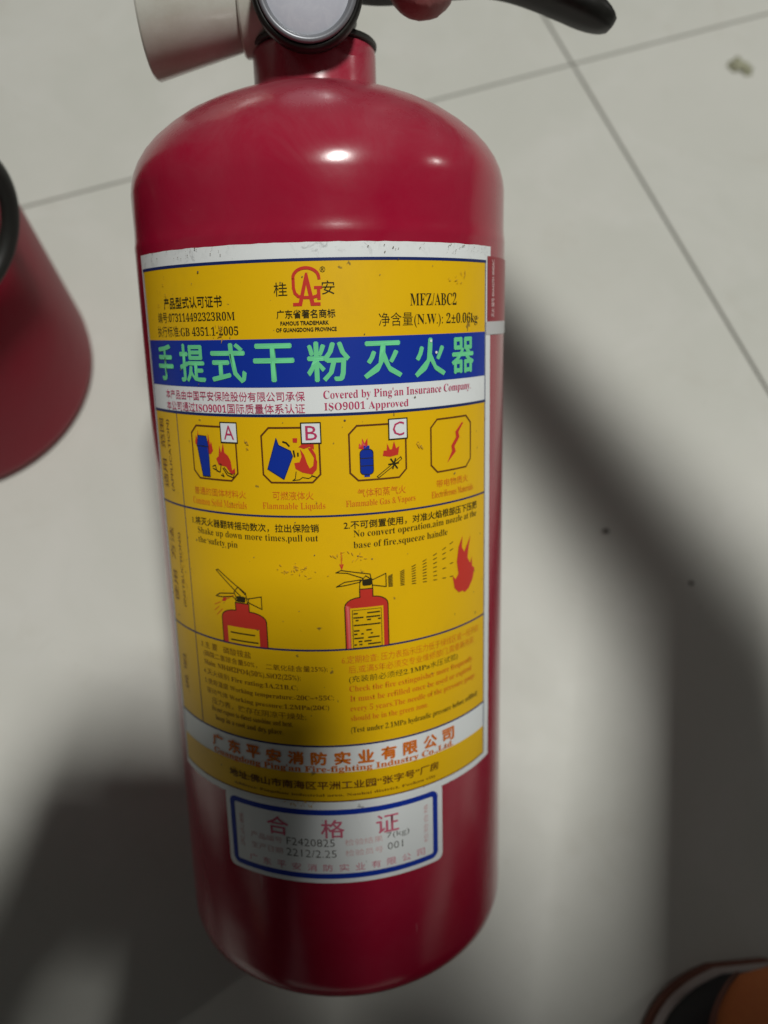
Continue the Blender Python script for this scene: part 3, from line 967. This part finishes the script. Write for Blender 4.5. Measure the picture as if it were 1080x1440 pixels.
# ------------------------------------------------------------------ the photographer
M_SKIN = newmat('skin', (0.42, 0.20, 0.14), 0.5, sss=0.15)
t = NT(M_SKIN)
t.l(t.mix(t.noise(90, 5), (0.30, 0.115, 0.105, 1), (0.23, 0.07, 0.07, 1)), t.b.inputs['Base Color'])
t.bump(t.noise(700, 4), 0.25, 0.0008)
M_CLOTH = newmat('dark_shirt', (0.035, 0.037, 0.045), 0.9)
M_JEAN = newmat('dark_trousers', (0.03, 0.035, 0.05), 0.9)
M_HAIR = newmat('hair', (0.012, 0.010, 0.009), 0.6)


def capsule(bm, p, q, r1, r2, seg=14):
    p, q = Vector(p), Vector(q)
    d = q - p
    L = d.length
    prof = []
    for k in range(7):
        a = math.radians(-90 + 15 * k)
        prof.append((max(r1 * math.cos(a), 0), r1 * math.sin(a)))
    for k in range(0, 7):
        a = math.radians(15 * k)
        prof.append((max(r2 * math.cos(a), 0), L + r2 * math.sin(a)))
    prof[0] = (0, -r1); prof[-1] = (0, L + r2)
    v, f = lathe_geo(prof, seg, frame_to(p, d))
    bv = [bm.verts.new(x) for x in v]
    for t_ in f:
        try: bm.faces.new([bv[i] for i in t_])
        except ValueError: pass


def chain(bm, pts):
    for (p, r1), (q, r2) in zip(pts[:-1], pts[1:]):
        capsule(bm, p, q, r1, r2)


def fuse(name, bm, voxel, mat, parent, it=4):
    me = bpy.data.meshes.new(name)
    bm.to_mesh(me); bm.free()
    o = bpy.data.objects.new(name, me)
    COL.objects.link(o)
    m = o.modifiers.new('remesh', 'REMESH'); m.mode = 'VOXEL'; m.voxel_size = voxel
    s_ = o.modifiers.new('smooth', 'SMOOTH'); s_.iterations = it; s_.factor = 0.5
    dg = bpy.context.evaluated_depsgraph_get()
    me2 = bpy.data.meshes.new_from_object(o.evaluated_get(dg))
    bpy.data.objects.remove(o)
    bpy.data.meshes.remove(me)
    me2.name = name
    return link(name, me2, mat, parent)


def E(x, y, z):      # a point given in the extinguisher's own frame
    return EXT_M @ Vector((x, y, z))


person = empty('person', (0, -0.40, 0))
tag(person, 'person crouching in dark clothes and an orange and black shoe, one thumb on the handle', 'person')
PO = Vector((0, -0.40, 0))


def rel(pts): return [(Vector(p) - PO, r) for p, r in pts]


wrist = E(0.078, 0.006, 0.378)
elbow = Vector((0.216, 0.065, 0.46))
should = Vector((0.205, -0.20, 0.60))
bm = bmesh.new()
# right hand on the handle
chain(bm, rel([(wrist, .024), (E(.066, -.012, .360), .026), (E(.052, -.034, .344), .023), (E(.040, -.040, .332), .018)]))
knx = [(.036, .024), (.054, .027), (.071, .026), (.087, .022)]
lens = [1.0, 1.08, 1.0, 0.85]
for (x, y), k in zip(knx, lens):
    chain(bm, rel([(E(.066 + (x - .062) * .4, .004, .362), .015), (E(x, y, .347), .0105), (E(x, y + .006, .347 - .022 * k), .0092), (E(x - .001, y - .010, .347 - .030 * k), .0082),
                   (E(x - .001, y - .020, .347 - .026 * k), .0074)]))
chain(bm, rel([(E(.066, -.016, .360), .018), (E(.046, -.034, .342), .0165), (E(.034, -.0290, .325), .0120), (E(.0305, -.0185, .311), .0108), (E(.0303, -.0165, .3008), .0110), (E(.0303, -.0158, .2968), .0108)]))
# arms, trunk, neck, head
chain(bm, rel([(wrist, .021), (wrist.lerp(elbow, .5), .0225), (elbow, .028), (elbow.lerp(should, .5), .038), (should, .052), ((0.08, -.30, .56), .07)]))
lw, le, ls = Vector((-0.115, -0.098, 0.345)), Vector((-0.235, -0.20, 0.30)), Vector((-0.185, -0.27, 0.53))
chain(bm, rel([(lw, .024), (lw.lerp(le, .5), .034), (le, .040), (le.lerp(ls, .5), .043), (ls, .052), ((-0.08, -.31, .56), .07)]))
chain(bm, rel([((0, -.50, .22), .125), ((0, -.46, .36), .12), ((0.01, -.36, .50), .125), ((0.02, -.27, .57), .09), ((0.07, -.19, .645), .052), ((0.11, -.14, .69), .052)]))
chain(bm, rel([((0.130, -0.100, 0.755), .082), ((0.130, -0.080, 0.715), .068), ((0.130, -0.050, 0.672), .045)]))
chain(bm, rel([((0.130, -0.003, 0.728), .008), ((0.130, 0.007, 0.708), .012)]))                      # nose
for sx in (-1, 1):
    chain(bm, rel([((.130 + sx * .083, -.105, .74), .014), ((.130 + sx * .082, -.10, .715), .010)]))      # ears
chain(bm, rel([((.108, -.062, .676), .007), ((.130, -.055, .674), .008), ((.152, -.062, .676), .007)]))   # lips
for sx in (-1, 1):
    chain(bm, rel([((.130 + sx * .018, -.026, .758), .008), ((.130 + sx * .050, -.040, .760), .008)]))    # brows
# left hand round the phone
chain(bm, rel([(lw, .022), ((-0.082, -0.060, 0.352), .030), ((-0.058, -0.034, 0.350), .028), ((-0.052, -0.006, 0.354), .020), ((-0.048, 0.016, 0.358), .012)]))
for k in range(4):
    y = 0.022 - 0.021 * k
    chain(bm, rel([((-.078, -.064, .354), .015), ((-.052 + .003 * k, y, .372 + .002), .0105), ((-.040 + .003 * k, y, .396), .0090), ((-.024 + .003 * k, y - .004, .403), .0080)]))
chain(bm, rel([((-.078, -.076, .354), .016), ((-.050, -.092, .352), .011), ((-.030, -.086, .348), .009)]))
# legs
feet = {1: Vector((0.169, -0.209, 0)), -1: Vector((-0.26, -0.30, 0))}
knees = {1: Vector((0.32, -0.20, .40)), -1: Vector((-0.31, -0.22, .40))}
for sx in (1, -1):
    an = feet[sx] + Vector((0.0, -0.095, .085))
    chain(bm, rel([((sx * .08, -.50, .20), .10), (knees[sx], .060), (knees[sx].lerp(an, .35), .056), (an, .036), (feet[sx] + Vector((0, -.10, .05)), .034), (feet[sx] + Vector((0, 0.0, .035)), .03)]))
body = fuse('body', bm, 0.0032, M_SKIN, person)
# clothes follow the limbs, a little wider
bm = bmesh.new()
cuff = wrist.lerp(elbow, .22)
chain(bm, rel([(cuff, .025), (wrist.lerp(elbow, .5), .028), (elbow, .035), (elbow.lerp(should, .5), .046), (should, .064), ((0.08, -.30, .56), .078)]))
cuff2 = lw.lerp(le, .2)
chain(bm, rel([(cuff2, .036), (lw.lerp(le, .5), .042), (le, .050), (le.lerp(ls, .5), .054), (ls, .064), ((-0.08, -.31, .56), .078)]))
chain(bm, rel([((0, -.50, .21), .135), ((0, -.46, .36), .132), ((0.01, -.36, .50), .136), ((0.02, -.27, .57), .100), ((0.025, -.24, .60), .066)]))
fuse('shirt', bm, 0.006, M_CLOTH, person, 6)
bm = bmesh.new()
for sx in (1, -1):
    an = feet[sx] + Vector((0.0, -0.095, .085))
    chain(bm, rel([((0, -.50, .20), .138), ((sx * .08, -.50, .20), .112), (knees[sx], .070), (knees[sx].lerp(an, .4), .066), (an + Vector((0, 0, .03)), .055)]))
fuse('trousers', bm, 0.006, M_JEAN, person, 6)
M_EYE = newmat('eye', (0.05, 0.04, 0.035), 0.2)
for sx in (-1, 1):
    bm = bmesh.new()
    bmesh.ops.create_uvsphere(bm, u_segments=16, v_segments=10, radius=.0105, matrix=Matrix.Translation(Vector((.130 + sx * .032, -.0325, .738)) - PO))
    from_bm('eye', bm, M_EYE, body)
bm = bmesh.new()
chain(bm, rel([((0.130, -0.117, 0.772), .088), ((0.130, -0.147, 0.735), .074)]))
fuse('hair', bm, 0.005, M_HAIR, person, 4)

# shoes: lofted uppers in two colours over a pale midsole and brown outsole
M_SBLACK = newmat('shoe_black', (0.006, 0.006, 0.008), 0.75)
M_SORANGE = newmat('shoe_orange', (0.42, 0.11, 0.025), 0.7)
t = NT(M_SORANGE)
t.l(t.mix(t.noise(300, 5), (0.42, 0.105, 0.02, 1), (0.52, 0.15, 0.03, 1)), t.b.inputs['Base Color'])
t.bump(t.noise(1500, 3), 0.4, 0.0006)
M_SBROWN = newmat('shoe_brown', (0.14, 0.05, 0.03), 0.7)
M_SWHITE = newmat('shoe_white', (0.36, 0.32, 0.30), 0.6)


def shoe(pos, yaw, mirror):
    # stations along the shoe: (y from heel, half width, height of upper)
    st = [(-.135, .018, .050), (-.130, .027, .062), (-.115, .033, .070), (-.085, .036, .074), (-.045, .037, .074), (0.0, .041, .066), (.040, .046, .056), (.075, .0495, .049), (.100, .0490, .044),
          (.118, .0440, .039), (.131, .0345, .034), (.139, .0220, .029), (.143, .0100, .024)]
    fine = []
    for i in range(len(st) - 1):
        p0, p1, p2, p3 = [Vector(st[min(max(i + q, 0), len(st) - 1)]) for q in (-1, 0, 1, 2)]
        for k in range(4):
            u = k / 4
            fine.append(tuple(0.5 * ((2 * p1) + (p2 - p0) * u + (2 * p0 - 5 * p1 + 4 * p2 - p3) * u * u + (3 * p1 - p0 - 3 * p2 + p3) * u ** 3)))
    st = fine + [st[-1]]
    m = Matrix.Translation(Vector(pos) - PO) @ Matrix.Rotation(yaw, 4, 'Z')

    def outline(d):
        left, right = [], []
        for y, w, h in st:
            yy = y * (1 + d / .14)
            left.append((-w - d, yy)); right.append((w + d, yy))
        return right + left[::-1]

    def slab(name, d, z0, z1, mat, par):
        o_ = outline(d); n = len(o_)
        o2 = outline(d - .0018)
        v = [m @ Vector((x, y, z0)) for x, y in o2] + [m @ Vector((x, y, z0 + .002)) for x, y in o_] + [m @ Vector((x, y, z1 - .002)) for x, y in o_] + [m @ Vector((x, y, z1)) for x, y in o2]
        f = [tuple(range(n))[::-1], tuple(range(3 * n, 4 * n))]
        for lay in range(3):
            for i in range(n):
                j = (i + 1) % n
                f.append((lay * n + i, lay * n + j, (lay + 1) * n + j, (lay + 1) * n + i))
        return sharp(mesh(name, v, f, mat, par), 50)

    def upper(name, a0, a1, mat, par, grow=0.0, k=12, i0=0):
        v, f = [], []
        for y, w, h in st[i0:]:
            for q in range(k + 1):
                a = math.radians(a0 + (a1 - a0) * q / k)
                x = (w + grow) * math.copysign(abs(math.cos(a)) ** 0.75, math.cos(a))
                z = .0125 + (h - .0125 + grow) * abs(math.sin(a)) ** 0.85
                v.append(m @ Vector((x * mirror, y + (grow if y > .1 else 0), z)))
        n = len(st[i0:])
        for i in range(n - 1):
            for q in range(k):
                a = i * (k + 1) + q
                f.append((a, a + 1, a + k + 2, a + k + 1))
        f.append(tuple((n - 1) * (k + 1) + q for q in range(k + 1)))
        o_ = mesh(name, v, f, mat, par)
        return o_

    root = upper('shoe', 0, 180, M_SBLACK, person)
    upper('side_panel', -2, 124, M_SORANGE, root, .0016, 12)
    upper('seam_piping', 122, 127, M_SBROWN, root, .0030, 3)
    slab('midsole', .0018, .0075, .0118, M_SWHITE, root)
    slab('outsole', .0024, .0, .0075, M_SBROWN, root)
    # toe bumper
    o_ = [p for p in outline(.0042) if p[1] > .104 and p[0] > -.006]
    o_.sort(key=lambda p: p[0])
    v, f = [], []
    for x, y in o_:
        v.append(m @ Vector((x * .985, y * .992, .0130))); v.append(m @ Vector((x * .955, y * .978, .0210)))
    for i in range(len(o_) - 1):
        f.append((2 * i, 2 * i + 2, 2 * i + 3, 2 * i + 1))
    mesh('toe_bumper', v, f, M_SBROWN, root)
    return root


shoe(feet[1], math.radians(4), 1)
shoe(feet[-1], math.radians(12), -1)

# the phone taking the picture, just behind the lens
phone_rot = cam_rot
pc = Vector((0, 0, CAM_H)) + cam_rot @ Vector((0.002, -0.036, 0.0085))
ph = rounded_box('smartphone', (0.080, 0.162, 0.008), (0, 0, 0), M_BLACK, None, 0.0035, 4)
ph.matrix_world = Matrix.Translation(pc) @ cam_rot.to_4x4()
tag(ph, 'thin black smartphone held flat above the extinguisher label', 'phone')
scr = rounded_box('screen', (0.076, 0.156, 0.0006), (0, 0, 0.0044), newmat('screen_glass', (0.02, 0.02, 0.02), 0.1), ph, 0.0002, 1)
lathe('lens_ring', [(0.0050, 0.0), (0.0062, 0.0), (0.0062, 0.0012), (0.0050, 0.0012)], M_STEEL, ph, 32, frame_to((-0.002, 0.036, -0.0052), (0, 0, 1)))
